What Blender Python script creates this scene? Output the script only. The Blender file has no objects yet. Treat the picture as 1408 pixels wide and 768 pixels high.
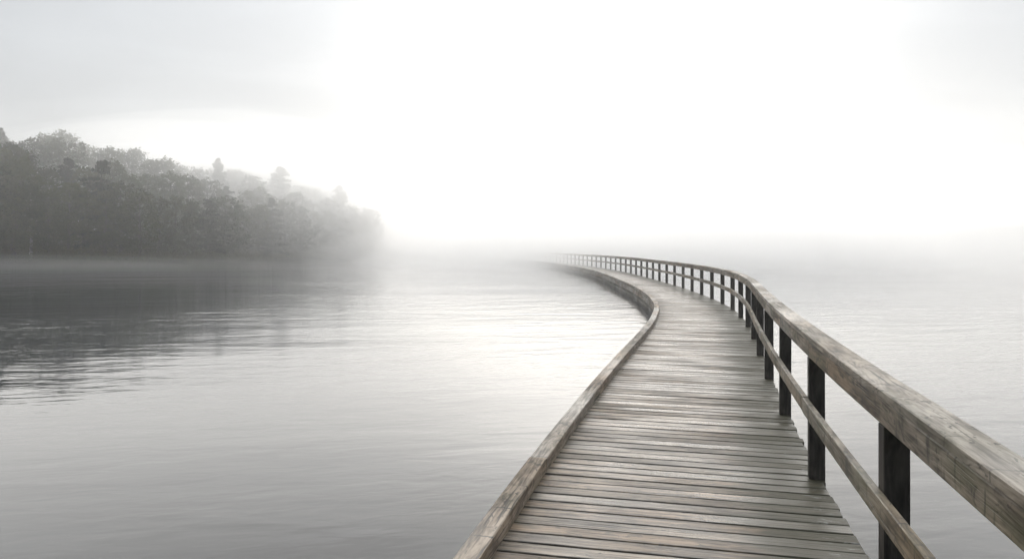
import bpy, math, random
from mathutils import Vector, noise
R = math.radians
random.seed(11)
scn = bpy.context.scene
col = scn.collection

# ------------------------------------------------------------------ constants
ZD = 0.42                 # deck surface above the water (z = 0)
EYE = ZD + 1.70           # eye height
SUN_EL, SUN_AZ = R(11.3), R(7.2)     # azimuth measured from +Y towards +X

# ------------------------------------------------------------------ helpers
def tag(o, label=None, cat=None, group=None, kind=None):
    if label: o['label'] = label
    if cat: o['category'] = cat
    if group: o['group'] = group
    if kind: o['kind'] = kind
    return o

def empty(name, loc=(0, 0, 0)):
    o = bpy.data.objects.new(name, None)
    o.empty_display_size = 0.3
    col.objects.link(o)
    o.location = loc
    return o

class MB:
    """collects vertices, faces, uvs and float attributes, then links ONE mesh object"""
    def __init__(self):
        self.v, self.f, self.uv, self.tone, self.lat, self.edge = [], [], [], [], [], []
    def vert(self, p, tone=0.5, lat=0.0, edge=0.0):
        self.v.append(tuple(p)); self.tone.append(tone); self.lat.append(lat); self.edge.append(edge)
        return len(self.v) - 1
    def face(self, idx, uvs=None):
        self.f.append(tuple(idx))
        self.uv.extend(uvs if uvs else [(0, 0)] * len(idx))
    def mesh(self, name, mats, smooth=False):
        me = bpy.data.meshes.new(name)
        me.from_pydata(self.v, [], self.f)
        l = me.uv_layers.new(name='UVMap')
        flat = [c for p in self.uv for c in p]
        l.data.foreach_set('uv', flat)
        for nm, arr in (('tone', self.tone), ('lat', self.lat), ('edge', self.edge)):
            a = me.attributes.new(nm, 'FLOAT', 'POINT')
            a.data.foreach_set('value', arr)
        for m in (mats if isinstance(mats, (list, tuple)) else [mats]):
            me.materials.append(m)
        if smooth:
            me.polygons.foreach_set('use_smooth', [True] * len(me.polygons))
        me.update()
        return me
    def build(self, name, mat, parent=None, smooth=False):
        o = bpy.data.objects.new(name, self.mesh(name, mat, smooth))
        col.objects.link(o)
        if parent: o.parent = parent
        return o

# ------------------------------------------------------------------ node helpers
def new_mat(name):
    m = bpy.data.materials.new(name)
    m.use_nodes = True
    nt = m.node_tree
    nt.nodes.clear()
    out = nt.nodes.new('ShaderNodeOutputMaterial')
    return m, nt, out

def N(nt, typ, **kw):
    n = nt.nodes.new(typ)
    for k, v in kw.items():
        if k.startswith('i_'):
            n.inputs[k[2:].replace('_', ' ')].default_value = v
        else:
            setattr(n, k, v)
    return n

def L(nt, a, b): nt.links.new(a, b)

def math_n(nt, op, a, b=None, c=None, clamp=False):
    n = nt.nodes.new('ShaderNodeMath'); n.operation = op; n.use_clamp = clamp
    for i, x in enumerate((a, b, c)):
        if x is None: continue
        if isinstance(x, (int, float)): n.inputs[i].default_value = x
        else: nt.links.new(x, n.inputs[i])
    return n.outputs[0]

def mapr(nt, val, a, b, c=0.0, d=1.0, smooth=True):
    n = nt.nodes.new('ShaderNodeMapRange')
    n.interpolation_type = 'SMOOTHSTEP' if smooth else 'LINEAR'
    nt.links.new(val, n.inputs['Value'])
    n.inputs['From Min'].default_value = a; n.inputs['From Max'].default_value = b
    n.inputs['To Min'].default_value = c; n.inputs['To Max'].default_value = d
    return n.outputs['Result']

def noise_n(nt, vec, scale, detail=3, rough=0.5, dist=0.0):
    n = nt.nodes.new('ShaderNodeTexNoise')
    n.inputs['Scale'].default_value = scale
    n.inputs['Detail'].default_value = detail
    n.inputs['Roughness'].default_value = rough
    n.inputs['Distortion'].default_value = dist
    nt.links.new(vec, n.inputs['Vector'])
    return n.outputs['Fac']

def scaled(nt, vec, s):
    n = nt.nodes.new('ShaderNodeVectorMath'); n.operation = 'MULTIPLY'
    nt.links.new(vec, n.inputs[0]); n.inputs[1].default_value = s
    return n.outputs[0]

def mixc(nt, fac, a, b, mode='MIX'):
    n = nt.nodes.new('ShaderNodeMix'); n.data_type = 'RGBA'; n.blend_type = mode
    if isinstance(fac, (int, float)): n.inputs[0].default_value = fac
    else: nt.links.new(fac, n.inputs[0])
    for i, x in ((6, a), (7, b)):
        if isinstance(x, tuple): n.inputs[i].default_value = (x[0], x[1], x[2], 1)
        else: nt.links.new(x, n.inputs[i])
    return n.outputs[2]

# ------------------------------------------------------------------ materials
def wood_mat(name, dark, light, moss_amt=0.3, tint_by_lat=False, stains=0.5, rough=(0.38, 0.7), knots=True, bump=0.004, moss_col=(0.075, 0.075, 0.03), spec=0.5, warp_amt=0.05, st_lo=0.58, ring_f=150, tones=(0.5, 1.35), drip=0.0, cross=0.0, ring_a=0.045):
    m, nt, out = new_mat(name)
    uv = N(nt, 'ShaderNodeUVMap', uv_map='UVMap').outputs[0]
    tone = N(nt, 'ShaderNodeAttribute', attribute_name='tone').outputs['Fac']
    # wavy fibre
    warp = noise_n(nt, scaled(nt, uv, (0.9, 5.0, 1)), 1.0, 3)
    comb = N(nt, 'ShaderNodeCombineXYZ')
    sep = N(nt, 'ShaderNodeSeparateXYZ'); L(nt, uv, sep.inputs[0])
    v2 = math_n(nt, 'ADD', sep.outputs[1], math_n(nt, 'MULTIPLY', math_n(nt, 'SUBTRACT', warp, 0.5), warp_amt))
    L(nt, sep.outputs[0], comb.inputs[0]); L(nt, v2, comb.inputs[1])
    g_fine = noise_n(nt, scaled(nt, comb.outputs[0], (3.0, 95, 1)), 1.0, 4, 0.65)
    g_mid = noise_n(nt, scaled(nt, comb.outputs[0], (1.8, 30, 1)), 1.0, 4, 0.62)
    blotch = noise_n(nt, scaled(nt, uv, (2.6, 9.0, 1)), 1.0, 5, 0.65, 0.5)
    grain = math_n(nt, 'ADD', math_n(nt, 'MULTIPLY', g_fine, 0.45), math_n(nt, 'MULTIPLY', g_mid, 0.55))
    ringn = noise_n(nt, scaled(nt, uv, (0.75, 5.5, 1)), 1.0, 2, 0.45)
    ring = math_n(nt, 'SINE', math_n(nt, 'MULTIPLY', ringn, ring_f))
    grain = math_n(nt, 'ADD', grain, math_n(nt, 'MULTIPLY', ring, ring_a))
    f = mapr(nt, grain, 0.40, 0.60)
    f = math_n(nt, 'ADD', math_n(nt, 'MULTIPLY', f, 0.48), math_n(nt, 'MULTIPLY', mapr(nt, blotch, 0.40, 0.60), 0.52))
    c = mixc(nt, f, dark, light)
    # board to board difference
    tv = mapr(nt, tone, 0, 1, tones[0], tones[1], False)
    cc = N(nt, 'ShaderNodeCombineXYZ')
    for i in range(3): L(nt, tv, cc.inputs[i])
    c = mixc(nt, 1.0, c, cc.outputs[0], 'MULTIPLY')
    # some boards browner
    br = mapr(nt, noise_n(nt, scaled(nt, uv, (0.35, 1.3, 1)), 1.0, 1), 0.42, 0.66, 0, 0.75)
    c = mixc(nt, br, c, mixc(nt, 1.0, c, (0.98, 0.80, 0.62), 'MULTIPLY'))
    # dark cracks along the fibre
    crack = mapr(nt, noise_n(nt, scaled(nt, comb.outputs[0], (1.3, 60, 1)), 1.0, 2, 0.4), 0.59, 0.65)
    crk_area = mapr(nt, noise_n(nt, scaled(nt, uv, (0.9, 4, 1)), 1.0, 2), 0.44, 0.58)
    crack = math_n(nt, 'MULTIPLY', crack, crk_area)
    c = mixc(nt, math_n(nt, 'MULTIPLY', crack, 0.85), c, (0.02, 0.017, 0.013))
    # uneven darker tint along the edges of the boards
    ed = N(nt, 'ShaderNodeAttribute', attribute_name='edge').outputs['Fac']
    edn = mapr(nt, noise_n(nt, scaled(nt, uv, (7, 20, 1)), 1.0, 4, 0.6), 0.3, 0.6, 0.25, 0.9)
    c = mixc(nt, math_n(nt, 'MULTIPLY', ed, edn), c, (0.024, 0.020, 0.014))
    # stains with a shape of their own
    st = mapr(nt, noise_n(nt, scaled(nt, uv, (6.5, 11.0, 1)), 1.0, 5, 0.68, 1.2), st_lo, st_lo + 0.07, 0, stains)
    c = mixc(nt, st, c, (0.035, 0.028, 0.02))
    if drip:
        dr = mapr(nt, noise_n(nt, scaled(nt, uv, (10, 1.6, 1)), 1.0, 3, 0.6), 0.565, 0.64, 0, drip)
        c = mixc(nt, dr, c, (0.03, 0.025, 0.018))
    if cross:
        vx = N(nt, 'ShaderNodeTexVoronoi', feature='DISTANCE_TO_EDGE', voronoi_dimensions='1D')
        vx.inputs['Scale'].default_value = 2.3
        sx = N(nt, 'ShaderNodeSeparateXYZ'); L(nt, uv, sx.inputs[0])
        wv_ = noise_n(nt, scaled(nt, uv, (3, 30, 1)), 1.0, 2)
        L(nt, math_n(nt, 'ADD', sx.outputs[0], math_n(nt, 'MULTIPLY', wv_, 0.018)), vx.inputs['W'])
        cm_ = mapr(nt, noise_n(nt, scaled(nt, uv, (2.1, 9, 1)), 1.0, 2), 0.42, 0.55)
        ck = math_n(nt, 'MULTIPLY', mapr(nt, vx.outputs['Distance'], 0.006, 0.022, 1, 0), cm_)
        c = mixc(nt, math_n(nt, 'MULTIPLY', ck, cross), c, (0.02, 0.016, 0.012))
    # small dark specks
    sk = mapr(nt, noise_n(nt, scaled(nt, uv, (16, 26, 1)), 1.0, 3, 0.6), 0.595, 0.65, 0, 0.8)
    skm = mapr(nt, noise_n(nt, scaled(nt, uv, (1.7, 2.3, 1)), 1.0, 2), 0.46, 0.60)
    c = mixc(nt, math_n(nt, 'MULTIPLY', sk, skm), c, (0.022, 0.018, 0.013))
    if knots:
        vor = N(nt, 'ShaderNodeTexVoronoi', feature='F1'); vor.inputs['Scale'].default_value = 1.0
        L(nt, scaled(nt, uv, (1.5, 5.0, 1)), vor.inputs['Vector'])
        pick = mapr(nt, N_sepr(nt, vor.outputs['Color']), 0.55, 0.6)
        kn = math_n(nt, 'MULTIPLY', mapr(nt, vor.outputs['Distance'], 0.045, 0.10, 1, 0), pick)
        c = mixc(nt, math_n(nt, 'MULTIPLY', kn, 0.85), c, (0.03, 0.022, 0.016))
    # algae; on the deck its tint also darkens broadly towards the rail side
    ms = noise_n(nt, scaled(nt, uv, (1.8, 5, 1)), 1.0, 5, 0.65)
    if tint_by_lat:
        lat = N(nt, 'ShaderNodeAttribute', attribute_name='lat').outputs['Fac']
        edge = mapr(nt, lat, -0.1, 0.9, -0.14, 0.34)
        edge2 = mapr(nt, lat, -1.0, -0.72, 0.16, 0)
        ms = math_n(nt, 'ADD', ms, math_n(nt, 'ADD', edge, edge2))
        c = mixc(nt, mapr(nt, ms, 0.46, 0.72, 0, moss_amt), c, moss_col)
        pale = mapr(nt, noise_n(nt, scaled(nt, uv, (5, 16, 1)), 1.0, 4, 0.7), 0.56, 0.68)
        pale = math_n(nt, 'MULTIPLY', pale, mapr(nt, lat, 0.72, 0.9, 0, 0.5))
        c = mixc(nt, pale, c, (0.42, 0.42, 0.40))
    else:
        c = mixc(nt, mapr(nt, ms, 0.48, 0.66, 0, moss_amt), c, moss_col)
    p = N(nt, 'ShaderNodeBsdfPrincipled')
    L(nt, c, p.inputs['Base Color'])
    wet = noise_n(nt, scaled(nt, uv, (0.55, 0.35, 1)), 1.0, 3)
    rg = math_n(nt, 'ADD', mapr(nt, wet, 0.35, 0.65, rough[0], rough[1]), math_n(nt, 'MULTIPLY', math_n(nt, 'SUBTRACT', grain, 0.5), -0.35), clamp=True)
    if tint_by_lat:      # the trodden middle is worn smoother
        worn = math_n(nt, 'MULTIPLY', mapr(nt, lat, -1.0, -0.5), mapr(nt, lat, 0.1, 0.75, 1, 0))
        rg = math_n(nt, 'SUBTRACT', math_n(nt, 'ADD', rg, 0.06), math_n(nt, 'MULTIPLY', worn, 0.15), clamp=True)
    L(nt, rg, p.inputs['Roughness'])
    p.inputs['Specular IOR Level'].default_value = spec
    b = N(nt, 'ShaderNodeBump'); b.inputs['Strength'].default_value = 1.0; b.inputs['Distance'].default_value = bump
    h = math_n(nt, 'SUBTRACT', grain, math_n(nt, 'MULTIPLY', crack, 0.8))
    L(nt, h, b.inputs['Height'])
    L(nt, b.outputs[0], p.inputs['Normal'])
    L(nt, p.outputs[0], out.inputs[0])
    return m

def N_sepr(nt, c):
    s = nt.nodes.new('ShaderNodeSeparateColor'); nt.links.new(c, s.inputs[0]); return s.outputs[0]

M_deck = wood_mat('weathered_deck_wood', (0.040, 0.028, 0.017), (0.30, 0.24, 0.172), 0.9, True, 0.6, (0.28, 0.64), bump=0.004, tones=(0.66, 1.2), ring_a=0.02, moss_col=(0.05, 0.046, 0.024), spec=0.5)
M_rail = wood_mat('weathered_rail_wood', (0.06, 0.047, 0.033), (0.34, 0.288, 0.22), 0.55, False, 0.8, tones=(0.7, 1.2), drip=0.85, cross=0.5, rough=(0.5, 0.8), warp_amt=0.07, st_lo=0.585)
M_cap = wood_mat('weathered_cap_wood', (0.10, 0.083, 0.063), (0.42, 0.37, 0.30), 0.5, False, 0.92, (0.36, 0.7), tones=(0.75, 1.15), cross=0.6, warp_amt=0.10, st_lo=0.575, moss_col=(0.10, 0.095, 0.055))
M_mid = wood_mat('mossy_rail_wood', (0.065, 0.053, 0.035), (0.33, 0.29, 0.22), 0.55, False, 0.8, drip=0.7, cross=0.9, tones=(0.75, 1.2), rough=(0.45, 0.75))
M_kerb = wood_mat('weathered_kerb_wood', (0.08, 0.065, 0.048), (0.38, 0.33, 0.27), 0.3, False, 0.8, (0.42, 0.75), cross=0.95, ring_f=80, tones=(0.75, 1.2), warp_amt=0.07, st_lo=0.57)
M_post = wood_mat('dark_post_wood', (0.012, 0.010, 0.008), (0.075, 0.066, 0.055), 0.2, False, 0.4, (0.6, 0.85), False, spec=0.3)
M_skirt = wood_mat('dark_skirt_wood', (0.05, 0.043, 0.034), (0.16, 0.14, 0.115), 0.5, False, 0.6, (0.5, 0.8), False)

def water_mat():
    m, nt, out = new_mat('lake_water')
    pos = N(nt, 'ShaderNodeNewGeometry').outputs['Position']
    rot = N(nt, 'ShaderNodeVectorRotate', rotation_type='Z_AXIS'); rot.inputs['Angle'].default_value = R(-9)
    L(nt, pos, rot.inputs['Vector'])
    p1 = rot.outputs[0]
    w1 = noise_n(nt, scaled(nt, p1, (0.42, 1.15, 0)), 1.0, 2, 0.45, 0.6)      # ripples about 0.8 m
    w2 = noise_n(nt, scaled(nt, p1, (1.25, 3.2, 0)), 1.0, 2, 0.5, 0.6)         # small ripples
    w4 = noise_n(nt, scaled(nt, p1, (3.2, 7.5, 0)), 1.0, 2, 0.5, 0.6)        # finest ripples
    w3 = noise_n(nt, scaled(nt, p1, (0.07, 0.24, 0)), 1.0, 1, 0.4)            # slow swell
    patch = mapr(nt, noise_n(nt, scaled(nt, pos, (0.035, 0.06, 0)), 1.0, 2), 0.38, 0.62, 0.3, 1.25)
    h = math_n(nt, 'ADD', math_n(nt, 'MULTIPLY', w1, 0.024), math_n(nt, 'ADD', math_n(nt, 'MULTIPLY', w2, 0.0100), math_n(nt, 'MULTIPLY', w4, 0.0042)))
    h = math_n(nt, 'ADD', math_n(nt, 'MULTIPLY', h, patch), math_n(nt, 'MULTIPLY', w3, 0.03))
    b = N(nt, 'ShaderNodeBump'); b.inputs['Strength'].default_value = 1.0; b.inputs['Distance'].default_value = 1.0
    L(nt, h, b.inputs['Height'])
    p = N(nt, 'ShaderNodeBsdfPrincipled')
    p.inputs['Base Color'].default_value = (0.010, 0.015, 0.020, 1)
    p.inputs['Roughness'].default_value = 0.04
    p.inputs['IOR'].default_value = 1.333
    L(nt, b.outputs[0], p.inputs['Normal'])
    L(nt, p.outputs[0], out.inputs[0])
    return m
M_water = water_mat()

def leaf_mat(name, a, b):
    m, nt, out = new_mat(name)
    oi = N(nt, 'ShaderNodeObjectInfo').outputs['Random']
    tone = N(nt, 'ShaderNodeAttribute', attribute_name='tone').outputs['Fac']
    f = math_n(nt, 'ADD', math_n(nt, 'MULTIPLY', oi, 0.55), math_n(nt, 'MULTIPLY', tone, 0.45))
    c = mixc(nt, f, a, b)
    d = N(nt, 'ShaderNodeBsdfDiffuse'); t = N(nt, 'ShaderNodeBsdfTranslucent')
    L(nt, c, d.inputs[0]); L(nt, c, t.inputs[0])
    mx = N(nt, 'ShaderNodeMixShader'); mx.inputs[0].default_value = 0.25
    L(nt, d.outputs[0], mx.inputs[1]); L(nt, t.outputs[0], mx.inputs[2])
    L(nt, mx.outputs[0], out.inputs[0])
    return m
M_leaf = leaf_mat('broadleaf_foliage', (0.026, 0.038, 0.012), (0.082, 0.095, 0.026))
M_needle = leaf_mat('conifer_foliage', (0.016, 0.028, 0.016), (0.036, 0.050, 0.024))
M_under = leaf_mat('undergrowth_foliage', (0.045, 0.05, 0.018), (0.11, 0.11, 0.04))

def plain_mat(name, a, b, scale, rough=0.9):
    m, nt, out = new_mat(name)
    pos = N(nt, 'ShaderNodeNewGeometry').outputs['Position']
    c = mixc(nt, mapr(nt, noise_n(nt, pos, scale, 5, 0.6), 0.35, 0.65), a, b)
    p = N(nt, 'ShaderNodeBsdfPrincipled'); L(nt, c, p.inputs['Base Color'])
    p.inputs['Roughness'].default_value = rough; p.inputs['Specular IOR Level'].default_value = 0.2
    L(nt, p.outputs[0], out.inputs[0])
    return m
M_bark = plain_mat('bark', (0.03, 0.026, 0.02), (0.09, 0.08, 0.065), 6)
M_birch = plain_mat('birch_bark', (0.05, 0.047, 0.04), (0.30, 0.29, 0.26), 1.2)
M_soil = plain_mat('forest_floor', (0.03, 0.03, 0.016), (0.07, 0.068, 0.03), 0.4)
M_hill = plain_mat('wooded_ridge', (0.02, 0.028, 0.016), (0.05, 0.058, 0.03), 0.12)

# ------------------------------------------------------------------ boardwalk path (x, y) of the deck's centre line
CP = [(-2.95, -12.0), (-1.97, -8.0), (-1.0, -4.0), (-0.52, -2.0), (-0.03, 0.0), (0.45, 2.0), (0.915, 3.97), (1.21, 5.2), (1.68, 7.0), (2.27, 9.2), (3.27, 12.7), (3.98, 15.2),
      (4.56, 17.6), (5.10, 20.1), (5.68, 24.3), (6.20, 30.4), (6.50, 36.7), (6.68, 41.7), (6.80, 47.5), (6.74, 53.0), (6.48, 59.0),
      (5.98, 66.0), (5.15, 75.0), (3.55, 88.0), (1.1, 103.0), (-3.0, 123.0), (-9.0, 147.0), (-15.0, 168.0)]
def catmull(P, step=0.02):
    out = []
    for i in range(len(P) - 1):
        p0, p1, p2, p3 = (Vector(P[max(0, i - 1)]), Vector(P[i]), Vector(P[i + 1]), Vector(P[min(len(P) - 1, i + 2)]))
        n = max(4, int((p2 - p1).length / step))
        t1 = (p2 - p0) / max(1e-6, (p2 - p0).length) * (p2 - p1).length
        t2 = (p3 - p1) / max(1e-6, (p3 - p1).length) * (p2 - p1).length
        for k in range(n):
            t = k / n
            h00, h10, h01, h11 = 2*t**3 - 3*t*t + 1, t**3 - 2*t*t + t, -2*t**3 + 3*t*t, t**3 - t*t
            out.append(p1 * h00 + t1 * h10 + p2 * h01 + t2 * h11)
    return out
raw = catmull(CP, 0.1)
# even steps of 0.1 m, then smoothed
def resample(P, step):
    out, acc = [P[0]], 0.0
    for a, b in zip(P, P[1:]):
        d = (b - a).length
        while acc + d >= step:
            a = a + (b - a) * ((step - acc) / d)
            d = (b - a).length; acc = 0.0
            out.append(a)
        acc += d
    return out
STEP = 0.1
path = resample(raw, STEP)
for _ in range(3):
    w = 9
    pre = [Vector((0, 0))]
    for p in path: pre.append(pre[-1] + p)
    path = [(pre[min(len(path), i + w + 1)] - pre[max(0, i - w)]) / (min(len(path), i + w + 1) - max(0, i - w)) for i in range(len(path))]
path = resample(path[12:-12], STEP)
NP = len(path)
TAN = []
for i in range(NP):
    t = path[min(NP - 1, i + 3)] - path[max(0, i - 3)]
    TAN.append(t.normalized())
def at(s, lat, z):
    """world point at arc length s, LAT metres to the right of the centre line"""
    x = min(max(s / STEP, 0), NP - 1.001); i = int(x); f = x - i
    p = path[i].lerp(path[i + 1], f); t = TAN[i].lerp(TAN[i + 1], f).normalized()
    return Vector((p.x + t.y * lat, p.y - t.x * lat, ZD + z))
S_END = (NP - 2) * STEP
S0 = min(range(NP), key=lambda i: abs(path[i].y)) * STEP       # arc length beside the camera

pier = empty('boardwalk', (path[0].x, path[0].y, 0))
tag(pier, 'curving weathered timber boardwalk with a handrail along one side, leading over the lake into fog', 'boardwalk')
pier_o = Vector(pier.location)
def pbuild(mb, name, mat, smooth=False, parent=None):
    mb.v = [(x - pier_o.x, y - pier_o.y, z - pier_o.z) for x, y, z in mb.v]
    o = mb.build(name, mat, parent or pier, smooth)
    return o

# --- decking boards, one mesh
mb = MB()
s = 0.0
PW, GAP = 0.1285, 0.0145
while s < S_END - 0.3:
    wv = PW + random.uniform(-0.0015, 0.0015)
    tone = min(1, max(0, random.gauss(0.52, 0.23)))
    dz = random.uniform(-0.0022, 0.0022); tilt = random.uniform(-0.0016, 0.0016); skew = random.uniform(-0.003, 0.003)
    l0 = -1.118 + random.uniform(-0.008, 0.008); l1 = 1.0 + random.uniform(-0.013, 0.012)
    near = abs(s - S0) < 25
    nseg = 10 if near else 4
    uo, vo = random.uniform(0, 60), random.uniform(0, 60)
    ch = 0.0045
    ei = 0.016
    prof = [(0, -0.034), (0, -ch), (ch, 0), (ch + ei, 0), (wv - ch - ei, 0), (wv - ch, 0), (wv, -ch), (wv, -0.034)]
    eat = [1, 1, 0.9, 0, 0, 0.9, 1, 1]
    cup = random.uniform(-0.0014, 0.0014)
    rings = []
    bow = [random.uniform(-0.0014, 0.0014) for _ in range(nseg + 1)]
    for k in range(nseg + 1):
        lat = l0 + (l1 - l0) * k / nseg
        ring = []
        for q, (ds, z) in enumerate(prof):
            zz = z + dz + tilt * (k / nseg - 0.5) * 2 + (bow[k] if 0 < q < 7 else 0) + (cup if q in (3, 4) else 0)
            ring.append(mb.vert(at(s + ds + skew * (k / nseg - 0.5) * 2, lat, zz), tone, lat, eat[q]))
        rings.append(ring)
    pv = [0, 0.03, 0.034, 0.034 + ei, 0.034 + wv - ei, 0.034 + wv, 0.038 + wv, 0.07 + wv]
    for k in range(nseg):
        ua = uo + (l1 - l0) * k / nseg; ub = uo + (l1 - l0) * (k + 1) / nseg
        for q in range(7):
            mb.face((rings[k][q], rings[k + 1][q], rings[k + 1][q + 1], rings[k][q + 1]), [(ua, vo + pv[q]), (ub, vo + pv[q]), (ub, vo + pv[q + 1]), (ua, vo + pv[q + 1])])
        mb.face((rings[k][7], rings[k + 1][7], rings[k + 1][0], rings[k][0]), [(ua, vo), (ub, vo), (ub, vo + wv), (ua, vo + wv)])
    for k, fl in ((0, False), (nseg, True)):
        idx = rings[k] if fl else rings[k][::-1]
        mb.face(idx, [(uo + 0.1 * random.random(), vo + pv[j]) for j in range(8)])
    s += wv + GAP + random.uniform(-0.002, 0.002)
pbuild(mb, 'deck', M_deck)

# --- beams swept along the path
def sweep(s0, s1, prof, step=0.4, jit=0.0, bd=0.004, lo=None, joints=None, vo=0.0):
    """prof: (lat0, z0, lat1, z1) rectangle with chamfered edges; JOINTS = board length in metres: a saw cut every so often"""
    a0, z0, a1, z1 = prof
    pts = [(a0, z0 + bd), (a0, z1 - bd), (a0 + bd, z1), (a1 - bd, z1), (a1, z1 - bd), (a1, z0 + bd), (a1 - bd, z0), (a0 + bd, z0)]
    per = [0.0]
    for i in range(8):
        p, q = pts[i], pts[(i + 1) % 8]
        per.append(per[-1] + math.hypot(q[0] - p[0], q[1] - p[1]))
    mb = MB()
    def piece(sa, sb):
        n = max(2, int(math.ceil((sb - sa) / step)))
        tone = min(1, max(0, random.gauss(0.5, 0.16)))
        off = random.uniform(0, 3); vv = vo + random.uniform(0, 40)
        dj, dz = random.uniform(-jit, jit), random.uniform(-jit, jit)
        rings = []
        for k in range(n + 1):
            ss = sa + (sb - sa) * k / n
            wob = noise.noise(Vector((ss * 0.8, vo, off))) * jit * 0.7
            rings.append([mb.vert(at(ss, a + dj + wob, z + dz + wob), tone, a) for a, z in pts])
        for k in range(n):
            ua = off + sa + (sb - sa) * k / n; ub = off + sa + (sb - sa) * (k + 1) / n
            for q in range(8):
                r = (q + 1) % 8
                mb.face((rings[k][q], rings[k][r], rings[k + 1][r], rings[k + 1][q]),
                        [(ua, vv + per[q]), (ua, vv + per[q + 1]), (ub, vv + per[q + 1]), (ub, vv + per[q])])
        mb.face(rings[0][::-1], [(off + per[j], vv) for j in range(8)])
        mb.face(rings[-1], [(off + per[j], vv) for j in range(8)])
    if not joints:
        piece(s0, s1)
    else:
        cuts = joints
        for sa, sb in zip(cuts, cuts[1:]):
            piece(sa + 0.0015, sb - 0.0015)
    return mb

SP = 2.12
POST0 = S0 + 3.68                 # first post ahead of the camera
posts = [POST0 + SP * k for k in range(-5, 200) if 0.4 < POST0 + SP * k < S_END - 0.5]
def cuts(every, shift=0):
    c = [0.05] + [p for i, p in enumerate(posts) if (i + shift) % every == 0] + [S_END - 0.2]
    return [x for i, x in enumerate(c) if i == 0 or x - c[i - 1] > 0.3]
kerb_cuts = [0.05]
while kerb_cuts[-1] < S_END - 5: kerb_cuts.append(kerb_cuts[-1] + 4.1)
kerb_cuts.append(S_END - 0.2)
pbuild(sweep(0, 0, (-1.136, -0.004, -1.002, 0.105), 0.35, 0.003, 0.006, joints=kerb_cuts, vo=3), 'kerb_beam', M_kerb)
hr = pbuild(sweep(0, 0, (0.906, 0.886, 1.020, 1.001), 0.35, 0.0015, 0.005, joints=cuts(2), vo=7), 'handrail', M_rail)
pbuild(sweep(0, 0, (0.897, 1.0085, 1.048, 1.052), 0.35, 0.0015, 0.005, joints=[0.05] + [POST0 + SP * k for k in range(-1, 200, 4) if 0.4 < POST0 + SP * k < S_END - 0.5] + [S_END - 0.2], vo=11), 'cap_board', M_cap, parent=hr)
pbuild(sweep(0, 0, (0.862, 0.480, 0.902, 0.590), 0.35, 0.002, 0.004, joints=cuts(2), vo=15), 'lower_rail', M_mid)
pbuild(sweep(0, 0, (-1.122, -0.205, -1.080, -0.042), 0.5, 0.002, 0.004, joints=kerb_cuts, vo=19), 'edge_board', M_kerb)
pbuild(sweep(0, 0, (0.935, -0.205, 0.975, -0.042), 0.5, 0.002, 0.004, joints=cuts(2), vo=23), 'edge_board', M_kerb)
# side skirts of horizontal boards down into the water
for a0, a1 in ((-1.066, -1.034), (0.89, 0.92)):
    mb = MB()
    for z0, z1 in ((-0.345, -0.212), (-0.60, -0.352)):
        q = sweep(0, 0, (a0, z0, a1, z1), 0.5, 0.003, 0.004, joints=kerb_cuts, vo=27 + z0)
        n = len(mb.v)
        mb.v += q.v; mb.tone += q.tone; mb.lat += q.lat; mb.edge += q.edge; mb.uv += q.uv
        mb.f += [tuple(i + n for i in f) for f in q.f]
    pbuild(mb, 'side_skirt', M_skirt)
for a in (-0.6, 0.0, 0.6):
    pbuild(sweep(0.1, S_END - 0.3, (a - 0.04, -0.2, a + 0.04, -0.040), 0.5, 0, 0.004), 'joist', M_skirt)

# --- posts: one mesh, copied
def post_mesh():
    mb = MB()
    hx, hy, h, bd = 0.0550, 0.048, 0.886, 0.004
    pts = [(-hx, -hy + bd), (-hx + bd, -hy), (hx - bd, -hy), (hx, -hy + bd), (hx, hy - bd), (hx - bd, hy), (-hx + bd, hy), (-hx, hy - bd)]
    zs = [-0.03, 0.25, 0.55, h]
    rings = [[mb.vert((x, y, z), 0.5, 0) for x, y in pts] for z in zs]
    for k in range(3):
        for q in range(8):
            r = (q + 1) % 8
            v0 = q * 0.05
            mb.face((rings[k][q], rings[k][r], rings[k + 1][r], rings[k + 1][q]), [(zs[k], v0), (zs[k], v0 + 0.05), (zs[k + 1], v0 + 0.05), (zs[k + 1], v0)])
    mb.face(rings[0][::-1]); mb.face(rings[-1])
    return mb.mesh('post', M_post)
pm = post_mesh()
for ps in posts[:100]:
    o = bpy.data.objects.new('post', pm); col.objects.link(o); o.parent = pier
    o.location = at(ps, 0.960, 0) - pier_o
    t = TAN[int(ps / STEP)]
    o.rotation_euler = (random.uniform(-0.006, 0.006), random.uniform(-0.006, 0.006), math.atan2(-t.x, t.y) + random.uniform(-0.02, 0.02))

# ------------------------------------------------------------------ water
mb = MB()
for p in ((-1300, -350, 0), (1300, -350, 0), (1300, 1600, 0), (-1300, 1600, 0)): mb.vert(p)
mb.face((0, 1, 2, 3))
w = mb.build('lake_water', M_water); tag(w, 'calm grey lake surface with fine ripples', 'water', kind='structure')

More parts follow.
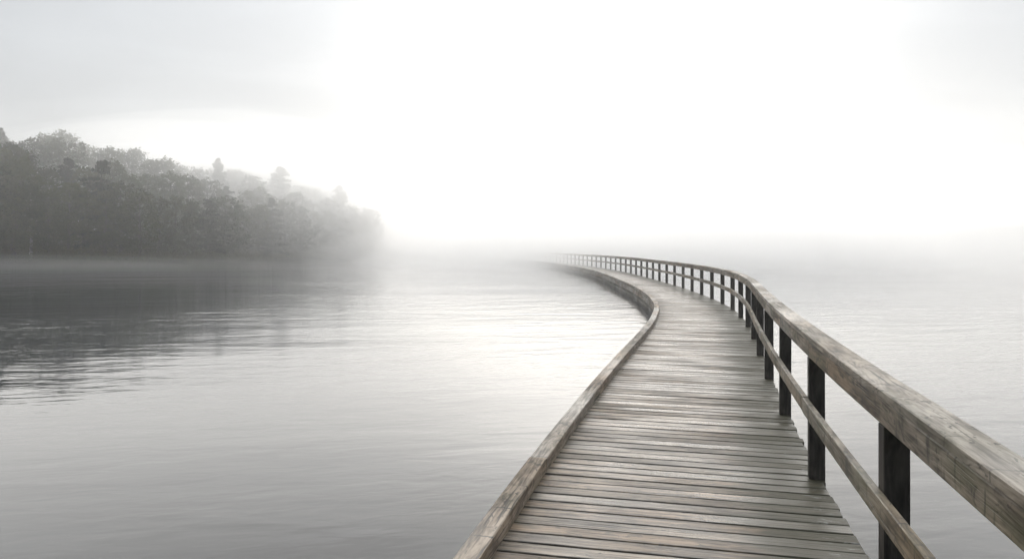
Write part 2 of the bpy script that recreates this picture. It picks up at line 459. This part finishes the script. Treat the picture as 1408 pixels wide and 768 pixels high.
# ------------------------------------------------------------------ wooded point
def px(x, D): return (x - 704) / 1000.0 * D
SH = [(-400, 30), (-200, 50), (-110, 66), (-80, 79), (px(-30, 92), 92), (px(0, 96), 96), (px(100, 100), 100), (px(200, 106), 106), (px(280, 115), 115), (px(350, 126), 126),
      (px(420, 142), 142), (px(480, 160), 160), (px(512, 174), 174), (px(524, 184), 184), (px(560, 197), 197), (px(552, 202), 202), (px(515, 203), 203), (-62, 235), (-110, 285), (-200, 350), (-400, 420)]
def shore_d(x, y):
    """signed distance to the shoreline, positive on land"""
    ins, best = False, 1e9
    n = len(SH)
    for i in range(n):
        x1, y1 = SH[i]; x2, y2 = SH[(i + 1) % n]
        if (y1 > y) != (y2 > y) and x < (x2 - x1) * (y - y1) / (y2 - y1) + x1: ins = not ins
        if i == n - 1: continue
        dx, dy = x2 - x1, y2 - y1
        t = max(0, min(1, ((x - x1) * dx + (y - y1) * dy) / (dx * dx + dy * dy)))
        d = math.hypot(x - x1 - t * dx, y - y1 - t * dy)
        best = min(best, d)
    return best if ins else -best
def ground(x, y):
    d = shore_d(x, y) + 1.2 * noise.noise(Vector((x * 0.12, y * 0.12, 0)))
    if d < 0: return max(-1.2, d * 0.4)
    return min(0.45, 0.12 + d * 0.3) + 9.0 * (1 - math.exp(-max(0, d - 2) / 38.0)) + 0.5 * noise.noise(Vector((x * 0.06, y * 0.06, 5))) * min(1, d / 6)
mb = MB()
xs = [-400 + 4 * i for i in range(65)] + [-140 + 1.6 * i for i in range(1, 82)]
ys = [26 + 4 * i for i in range(12)] + [74 + 1.8 * i for i in range(90)] + [238 + 6 * i for i in range(34)]
gi = {}
for i, x in enumerate(xs):
    for j, y in enumerate(ys):
        gi[i, j] = mb.vert((x, y, ground(x, y)))
for i in range(len(xs) - 1):
    for j in range(len(ys) - 1):
        q = (gi[i, j], gi[i + 1, j], gi[i + 1, j + 1], gi[i, j + 1])
        if max(mb.v[k][2] for k in q) > -1.0: mb.face(q)
o = mb.build('shore_terrain', M_soil, smooth=True); tag(o, 'low wooded point rising from the lake', 'shore', kind='structure')

# faint ridge across the lake, nearly lost in the fog
mb = MB()
nx, ny = 60, 14
for i in range(nx + 1):
    for j in range(ny + 1):
        u, v = i / nx, j / ny
        X = 130 + 700 * u; Y = 480 - 120 * u + 200 * v
        env = math.sin(math.pi * min(1, v * 1.0)) * min(1, u / 0.55) ** 1.3
        z = -1 + env * (34 + 9 * noise.noise(Vector((X * 0.02, Y * 0.02, 2)))) + env * 2.5 * noise.noise(Vector((X * 0.15, Y * 0.15, 7)))
        mb.vert((X, Y, z))
for i in range(nx):
    for j in range(ny):
        a = i * (ny + 1) + j
        mb.face((a, a + ny + 1, a + ny + 2, a + 1))
o = mb.build('hill', M_hill, smooth=True); tag(o, 'faint ridge beyond the lake, almost lost in fog', 'hill', kind='structure')

# ------------------------------------------------------------------ tree prototypes (unit height about 10 m)
def tube(mb, pts, rad, n=7):
    rings = []
    for i, p in enumerate(pts):
        d = (Vector(pts[min(len(pts) - 1, i + 1)]) - Vector(pts[max(0, i - 1)])).normalized()
        a = d.orthogonal().normalized(); b = d.cross(a)
        rings.append([mb.vert(Vector(p) + (a * math.cos(2 * math.pi * k / n) + b * math.sin(2 * math.pi * k / n)) * rad[i]) for k in range(n)])
    for r, q in zip(rings, rings[1:]):
        for k in range(n):
            mb.face((r[k], r[(k + 1) % n], q[(k + 1) % n], q[k]))
def leaf(mb, p, size, rnd, tone, flat=0.0):
    n = Vector((rnd.gauss(0, 1), rnd.gauss(0, 1), rnd.gauss(0, 1) + flat)).normalized()
    a = n.orthogonal().normalized(); b = n.cross(a)
    t = rnd.uniform(0, 6.28); ca, sa = math.cos(t), math.sin(t)
    a, b = a * ca + b * sa, b * ca - a * sa
    s1, s2 = size * rnd.uniform(0.7, 1.3), size * rnd.uniform(0.45, 0.8)
    i = [mb.vert(p + a * s1, tone), mb.vert(p + b * s2 + a * s1 * 0.1, tone), mb.vert(p - a * s1, tone), mb.vert(p - b * s2 + a * s1 * 0.1, tone)]
    mb.face(i)
def broadleaf(seed, slim=1.0, low=0.12):
    rnd = random.Random(seed)
    H = 10.0
    tr, cr = MB(), MB()
    lean = Vector((rnd.uniform(-.4, .4), rnd.uniform(-.4, .4), 0))
    pts = [Vector((0, 0, -0.5))] + [Vector((lean.x * t + rnd.uniform(-.08, .08), lean.y * t + rnd.uniform(-.08, .08), H * 0.85 * t)) for t in (0.15, 0.35, 0.55, 0.8, 1.0)]
    tube(tr, pts, [0.27, 0.2, 0.17, 0.13, 0.08, 0.03])
    lobes = []
    n = rnd.randint(17, 22)
    for k in range(n):
        t = low + (0.93 - low) * (k + rnd.random()) / n
        wide = math.sin(math.pi * min(1, (t - low) / (1.02 - low)) ** 0.75) ** 0.7
        rr = 2.5 * slim * wide * rnd.uniform(0.35, 1.0)
        ang = k * 2.4 + rnd.uniform(-.5, .5)
        c = Vector((math.cos(ang) * rr + lean.x * t, math.sin(ang) * rr + lean.y * t, H * t))
        lobes.append((c, rnd.uniform(0.85, 1.35) * (0.75 + 0.35 * wide) * (0.8 + 0.2 * slim)))
    lobes.append((Vector((lean.x, lean.y, H * 0.93)), 0.85))
    for c, r in lobes:
        base = Vector((lean.x * c.z / H, lean.y * c.z / H, max(0.8, c.z - 1.2)))
        tube(tr, [base, (base + c) / 2 + Vector((0, 0, .15)), c], [0.06, 0.04, 0.015], 5)
        lt = rnd.uniform(0.15, 0.85)
        for _ in range(int(20 * r)):
            d = Vector((rnd.gauss(0, 1), rnd.gauss(0, 1), rnd.gauss(0, 0.85))).normalized()
            sc = c + Vector((d.x, d.y, d.z * 0.78)) * r * rnd.uniform(0.45, 1.08)
            for _ in range(11):
                p = sc + Vector((rnd.gauss(0, .17), rnd.gauss(0, .17), rnd.gauss(0, .13)))
                leaf(cr, p, rnd.uniform(0.09, 0.18), rnd, min(1, max(0, lt + rnd.gauss(0, .15))), 0.6)
    return tr, cr
def conifer(seed, spread=1.0, nb=95, crown_top=0.0):
    rnd = random.Random(seed)
    H = 10.0
    tr, cr = MB(), MB()
    tube(tr, [Vector((0, 0, -.5)), Vector((.06, .03, 3)), Vector((-.05, .07, 6.5)), Vector((0, 0, 9.9))], [.22, .17, .11, .02])
    for k in range(nb):
        t = min(0.985, 0.10 + 0.89 * (k / nb) + rnd.uniform(-.025, .025))
        z = H * t
        prof_ = 2.5 * (1 - t) ** (0.75 - 0.3 * crown_top) + 0.04
        ln = spread * prof_ * rnd.uniform(0.35, 1.15)
        ang = k * 2.4 + rnd.uniform(-.6, .6)
        dirv = Vector((math.cos(ang), math.sin(ang), 0))
        rise = rnd.uniform(-0.30, 0.10) + 0.5 * max(0, t - 0.6)
        O = Vector((0, 0, z))
        e = O + dirv * ln + Vector((0, 0, rise * ln))
        tube(tr, [O, (O + e) / 2 + Vector((0, 0, .06)), e], [.045, .03, .01], 4)
        lt = rnd.uniform(.1, .9)
        for q in range(int(24 * ln) + 7):
            f = rnd.uniform(0.15, 1.04)
            side = Vector((-dirv.y, dirv.x, 0)) * rnd.gauss(0, 0.16 * ln * (1.1 - 0.6 * f) + .05)
            p0 = O + dirv * ln * f + Vector((0, 0, rise * ln * f + .06 * math.sin(3.1 * f) + rnd.gauss(0, .07))) + side
            for _ in range(4):
                p = p0 + Vector((rnd.gauss(0, .09), rnd.gauss(0, .09), rnd.gauss(0, .06)))
                leaf(cr, p, rnd.uniform(.08, .16), rnd, min(1, max(0, lt + rnd.gauss(0, .15))), .7)
    return tr, cr
PROT = {}
for i, a in enumerate([(1, 1.0, .12), (2, 1.15, .10), (3, .85, .14), (4, 1.05, .08), (5, .95, .2), (6, 1.2, .1)]):
    t, c = broadleaf(*a); PROT['b%d' % i] = (t.mesh('trunk', M_bark, True), c.mesh('crown', M_leaf))
for i, a in enumerate([(21, 1.35, 85, .6), (22, 1.15, 95, .2), (23, 1.6, 60, 1.0)]):
    t, c = conifer(*a); PROT['c%d' % i] = (t.mesh('trunk', M_bark, True), c.mesh('crown', M_needle))
t, c = broadleaf(9, .55, .42); PROT['birch'] = (t.mesh('trunk', M_birch, True), c.mesh('crown', M_leaf))

def plant(kind, x, D, ytop, name, label, cat='tree', group=None, wf=1.0):
    """a tree whose foot stands at the view ray x and D metres out, as tall as the photo shows it"""
    X = px(x, D)
    g = ground(X, D)
    top = EYE + (340 - ytop) / 1000.0 * D
    sc = max(0.45, (top - g) / 10.0)
    r = empty(name, (X, D, g - 0.05))
    tag(r, label, cat, group)
    r.rotation_euler.z = random.uniform(0, 6.28)
    w_ = sc * wf * (random.uniform(0.9, 1.15))
    w_ = min(w_, 1.9)
    r.scale = (w_, w_, sc)
    for nm, me in zip(('trunk', 'crown'), PROT[kind]):
        c = bpy.data.objects.new(nm, me); col.objects.link(c); c.parent = r
    return r
def interp(P, x):
    if x <= P[0][0]: return P[0][1]
    for (x1, y1), (x2, y2) in zip(P, P[1:]):
        if x <= x2: return y1 + (y2 - y1) * (x - x1) / (x2 - x1)
    return P[-1][1]
SKY = [(-120, 175), (0, 184), (20, 187), (40, 185), (60, 184), (100, 188), (120, 198), (155, 198), (180, 203), (200, 211), (218, 209), (250, 217), (270, 222), (300, 224), (330, 232),
       (355, 238), (400, 250), (440, 258), (470, 266), (490, 278), (510, 290), (524, 315)]
FRONT = [(-120, 200), (0, 206), (28, 208), (45, 240), (75, 250), (100, 246), (120, 238), (160, 238), (180, 245), (200, 250), (240, 258), (300, 262), (360, 266), (420, 272), (460, 276), (500, 292), (520, 312)]
SHX = [(-60, 88), (0, 96), (100, 100), (200, 106), (280, 115), (350, 126), (420, 142), (480, 160), (512, 174), (524, 184)]
B = ['b0', 'b1', 'b2', 'b3', 'b4', 'b5']
# the ones that can be told apart
plant('b1', 8, 101, 203, 'leafy_tree', 'darkest tall leafy tree, at the shore where the wood runs out of the picture')
plant('birch', 42, 99.2, 250, 'birch_tree', 'slender birch with a pale bare trunk low in the dark waterside trees', wf=.9)
plant('b5', 80, 142, 178, 'leafy_tree', 'big round-crowned tree, the highest bump on the wood skyline', wf=1.0)
plant('c2', 140, 108, 219, 'pine_tree', 'dark pine with flat layered boughs standing clear of the trees around it')
plant('c1', 2, 140, 176, 'pine_tree', 'thin pine tip poking over the skyline above the darkest leafy tree', wf=.8)
plant('c0', 385, 164, 228, 'pine_tree', 'pointed pine rising alone above the middle of the sloping skyline', wf=1.0)
plant('c1', 300, 150, 217, 'pine_tree', 'narrow pale conifer tip on the skyline halfway down the slope', wf=.9)
plant('c0', 467, 176, 254, 'pine_tree', 'ragged conifer on the skyline just before the wood drops to its tip', wf=1.0)
plant('b1', 512, 180, 286, 'leafy_tree', 'palest rounded tree at the very tip of the wooded point', wf=.85)
x = -70
k = 0
while x < 512:                      # waterside rank
    D = interp(SHX, x) + random.uniform(2.5, 5.5)
    kind = random.choice(B + B + ['c2'])
    plant(kind, x, D, interp(FRONT, x) + random.uniform(0, 22), 'leafy_tree' if kind[0] == 'b' else 'pine_tree', 'misty tree in the waterside rank of the wood, foliage down to the bank', 'tree', 'trees in the waterside rank', 1.05)
    x += random.uniform(20, 27) * 100 / interp(SHX, x) + 3
x = -80
while x < 500:                      # middle rank
    D = interp(SHX, x) + random.uniform(12, 18)
    kind = random.choice(B + B + ['c0'])
    yt = 0.5 * interp(FRONT, x) + 0.5 * interp(SKY, x)
    plant(kind, x, D, yt + random.uniform(-6, 14), 'leafy_tree' if kind[0] == 'b' else 'pine_tree', 'hazy tree half hidden behind the waterside rank of the wood', 'tree', 'trees in the middle of the wood', 1.0)
    x += random.uniform(20, 28) * 100 / interp(SHX, x) + 3
x = -90
while x < 505:                      # skyline
    D = interp(SHX, x) + (random.uniform(26, 42) if x < 440 else random.uniform(8, 14))
    kind = random.choice(B)
    plant(kind, x, D, interp(SKY, x) + random.uniform(-2, 9), 'leafy_tree' if kind[0] == 'b' else 'pine_tree', 'faint tree on the crest of the wood, its top part of the skyline', 'tree', 'trees along the skyline', 1.0)
    x += random.uniform(15, 24) * 100 / interp(SHX, x) + 3

# undergrowth along the bank and under the trees
mb = MB()
rnd = random.Random(4)
for _ in range(5200):
    x = rnd.uniform(-80, 540)
    D = interp(SHX, min(x, 522)) + rnd.random() ** 1.6 * 22 - 0.8
    X = px(x, D)
    d = shore_d(X, D)
    if d < 0.1: continue
    g = ground(X, D)
    hgt = rnd.uniform(0.3, 1.3) * (0.6 + min(1, d / 4) * 1.2)
    t0 = rnd.random()
    for _ in range(9):
        p = Vector((X + rnd.gauss(0, .35), D + rnd.gauss(0, .35), g + hgt * rnd.uniform(0, 1)))
        leaf(mb, p, rnd.uniform(.1, .22), rnd, min(1, max(0, t0 + rnd.gauss(0, .2))), .5)
o = mb.build('undergrowth', M_under); tag(o, 'low olive bushes and grass along the bank under the trees', 'undergrowth', kind='stuff')

# ------------------------------------------------------------------ air
def vol_mat(name, dens, aniso, colr):
    m, nt, out = new_mat(name)
    v = N(nt, 'ShaderNodeVolumePrincipled')
    v.inputs['Color'].default_value = (*colr, 1)
    v.inputs['Density'].default_value = dens
    v.inputs['Anisotropy'].default_value = aniso
    L(nt, v.outputs[0], out.inputs['Volume'])
    return m
def box(name, lo, hi, mat):
    mb = MB()
    for z in (lo[2], hi[2]):
        for x, y in ((lo[0], lo[1]), (hi[0], lo[1]), (hi[0], hi[1]), (lo[0], hi[1])): mb.vert((x, y, z))
    for f in ((3, 2, 1, 0), (4, 5, 6, 7), (0, 1, 5, 4), (1, 2, 6, 5), (2, 3, 7, 6), (3, 0, 4, 7)): mb.face(f)
    return mb.build(name, mat)
HAZE_G = 0.8
WHITE = (0.997, 0.997, 0.997)
hz = box('haze', (-1320, -370, -2.4), (1320, 1620, 46), vol_mat('haze', 0.0019, HAZE_G, WHITE))
tag(hz, 'pale fog filling the air over the lake', 'haze', kind='stuff')
def bank(c, r, dens, label, shells):
    """a drifting bank of fog: nested closed shells whose densities add up, so that it thins out towards its edge"""
    wts = [(i + 0.6) ** 1.3 for i in range(len(shells))]
    for f, w_ in zip(shells, wts):
        m = vol_mat('fog', dens * w_ / sum(wts), HAZE_G, WHITE)
        mb = MB(); nu, nv = 40, 20
        seed = random.uniform(0, 50)
        top = None
        for j in range(1, nv):
            th = math.pi * j / nv
            for i in range(nu):
                ph = 2 * math.pi * i / nu
                d = Vector((math.sin(th) * math.cos(ph), math.sin(th) * math.sin(ph), math.cos(th)))
                k = f * (1 + 0.10 * noise.noise(d * 1.6 + Vector((seed, 0, 0))))
                z = max(-1.9, c[2] + d.z * r[2] * k)
                mb.vert((c[0] + d.x * r[0] * k, c[1] + d.y * r[1] * k, z))
        a_ = mb.vert((c[0], c[1], c[2] + r[2] * f)); b_ = mb.vert((c[0], c[1], -2.0))
        for j in range(nv - 2):
            for i in range(nu):
                p, q = j * nu + i, j * nu + (i + 1) % nu
                mb.face((p, p + nu, q + nu, q))
        for i in range(nu):
            mb.face((a_, i, (i + 1) % nu)); mb.face((b_, (nv - 2) * nu + (i + 1) % nu, (nv - 2) * nu + i))
        o = mb.build('haze', m); tag(o, label, 'haze', 'drifting fog banks', 'stuff')
bank((20, 113, 0), (47, 75, 9), 0.17, 'dense fog bank swallowing the far end of the boardwalk', (1.0, 0.9, 0.78, 0.64, 0.48))
bank((-66, 158, 4), (68, 62, 28), 0.066, 'fog hanging among the trees at the tip and crest of the wood', (1.0, 0.92, 0.83, 0.73, 0.62, 0.50, 0.37))
bank((-58, 77, 0), (44, 15, 1.7), 0.020, 'low mist lying on the water below the wood', (1.0, 0.8, 0.55))
bank((62, 150, 0), (128, 126, 26), 0.014, 'wide thin fog bank drifting over the open lake', (1.0, 0.87, 0.73, 0.57, 0.40))

# ------------------------------------------------------------------ sky and sun
world = bpy.data.worlds.new('World'); scn.world = world
world.use_nodes = True
nt = world.node_tree; nt.nodes.clear()
wo = nt.nodes.new('ShaderNodeOutputWorld'); bg = nt.nodes.new('ShaderNodeBackground')
sky = nt.nodes.new('ShaderNodeTexSky'); sky.sky_type = 'NISHITA'; sky.sun_disc = False
sky.sun_elevation = SUN_EL; sky.sun_rotation = SUN_AZ
sky.air_density = 1.0; sky.dust_density = 1.5; sky.ozone_density = 1.0; sky.altitude = 0
tc = nt.nodes.new('ShaderNodeTexCoord').outputs['Generated']
sp = nt.nodes.new('ShaderNodeSeparateXYZ'); nt.links.new(tc, sp.inputs[0])
zz = math_n(nt, 'ADD', math_n(nt, 'ABSOLUTE', sp.outputs[2]), 0.12)
cv = nt.nodes.new('ShaderNodeCombineXYZ')
nt.links.new(math_n(nt, 'DIVIDE', sp.outputs[0], zz), cv.inputs[0]); nt.links.new(math_n(nt, 'DIVIDE', sp.outputs[1], zz), cv.inputs[1])
c1 = noise_n(nt, scaled(nt, cv.outputs[0], (0.9, 1.3, 1)), 1.0, 6, 0.55, 0.5)
cl = mapr(nt, c1, 0.30, 0.70, 0.945, 0.97)
up = math_n(nt, 'ADD', math_n(nt, 'MULTIPLY', math_n(nt, 'ABSOLUTE', sp.outputs[2]), 3.0), 1.0)
# the overcast is more broken higher up
c2 = mapr(nt, noise_n(nt, scaled(nt, cv.outputs[0], (1.7, 2.6, 1)), 1.0, 4, 0.55, 0.4), 0.40, 0.60, 0.62, 1.22)
up = math_n(nt, 'MULTIPLY', up, mapr(nt, c1, 0.36, 0.64, 1.06, 0.95))
hi = mapr(nt, math_n(nt, 'ABSOLUTE', sp.outputs[2]), 0.26, 0.46)
up = math_n(nt, 'MULTIPLY', up, math_n(nt, 'ADD', 1.0, math_n(nt, 'MULTIPLY', hi, math_n(nt, 'SUBTRACT', c2, 1.0))))
cc_ = nt.nodes.new('ShaderNodeCombineXYZ')
for i, k_ in enumerate((1.27, 1.38, 1.51)): nt.links.new(math_n(nt, 'MULTIPLY', up, k_), cc_.inputs[i])
skyc = mixc(nt, cl, sky.outputs[0], cc_.outputs[0])
# thin cloud brightened round the sun
sd = (math.sin(SUN_AZ) * math.cos(SUN_EL), math.cos(SUN_AZ) * math.cos(SUN_EL), math.sin(SUN_EL))
dp = nt.nodes.new('ShaderNodeVectorMath'); dp.operation = 'DOT_PRODUCT'
nt.links.new(tc, dp.inputs[0]); dp.inputs[1].default_value = sd
dpv = math_n(nt, 'MAXIMUM', dp.outputs['Value'], 0.0)
glow = math_n(nt, 'ADD', math_n(nt, 'MULTIPLY', math_n(nt, 'POWER', dpv, 9), 0.20), math_n(nt, 'POWER', dpv, 45))
gl = nt.nodes.new('ShaderNodeCombineXYZ')
for i, k_ in enumerate((7.6, 7.45, 7.2)): nt.links.new(math_n(nt, 'MULTIPLY', glow, k_), gl.inputs[i])
ad = mixc(nt, 1.0, skyc, gl.outputs[0], 'ADD')
nt.links.new(ad, bg.inputs[0]); bg.inputs[1].default_value = 0.1
nt.links.new(bg.outputs[0], wo.inputs[0])

sl = bpy.data.lights.new('sun', 'SUN'); sl.energy = 2.0; sl.angle = R(110); sl.color = (1, 0.955, 0.89)
so = bpy.data.objects.new('sun', sl); col.objects.link(so)
so.rotation_euler = Vector(sd).to_track_quat('Z', 'Y').to_euler()
so.location = (20, 150, 60)

# ------------------------------------------------------------------ camera
cd = bpy.data.cameras.new('camera'); cam = bpy.data.objects.new('camera', cd); col.objects.link(cam)
cam.location = (0, 0, EYE); cam.rotation_euler = (R(90), 0, 0)
cd.sensor_width = 36; cd.lens = 36 * 1000 / 1408.0
cd.shift_y = -44 / 1408.0
cd.clip_start = 0.05; cd.clip_end = 6000
scn.camera = cam

# ------------------------------------------------------------------ render settings
scn.render.engine = 'CYCLES'
c = scn.cycles
c.use_denoising = True
c.adaptive_threshold = 0.006
c.denoiser = 'OPENIMAGEDENOISE'
c.max_bounces = 20; c.diffuse_bounces = 3; c.glossy_bounces = 3; c.transmission_bounces = 2; c.volume_bounces = 14; c.transparent_max_bounces = 8
c.sample_clamp_indirect = 10
c.caustics_reflective = False
vs = scn.view_settings
vs.view_transform = 'Standard'; vs.look = 'None'; vs.gamma = 1.0; vs.use_curve_mapping = False
vs.exposure = 0.88
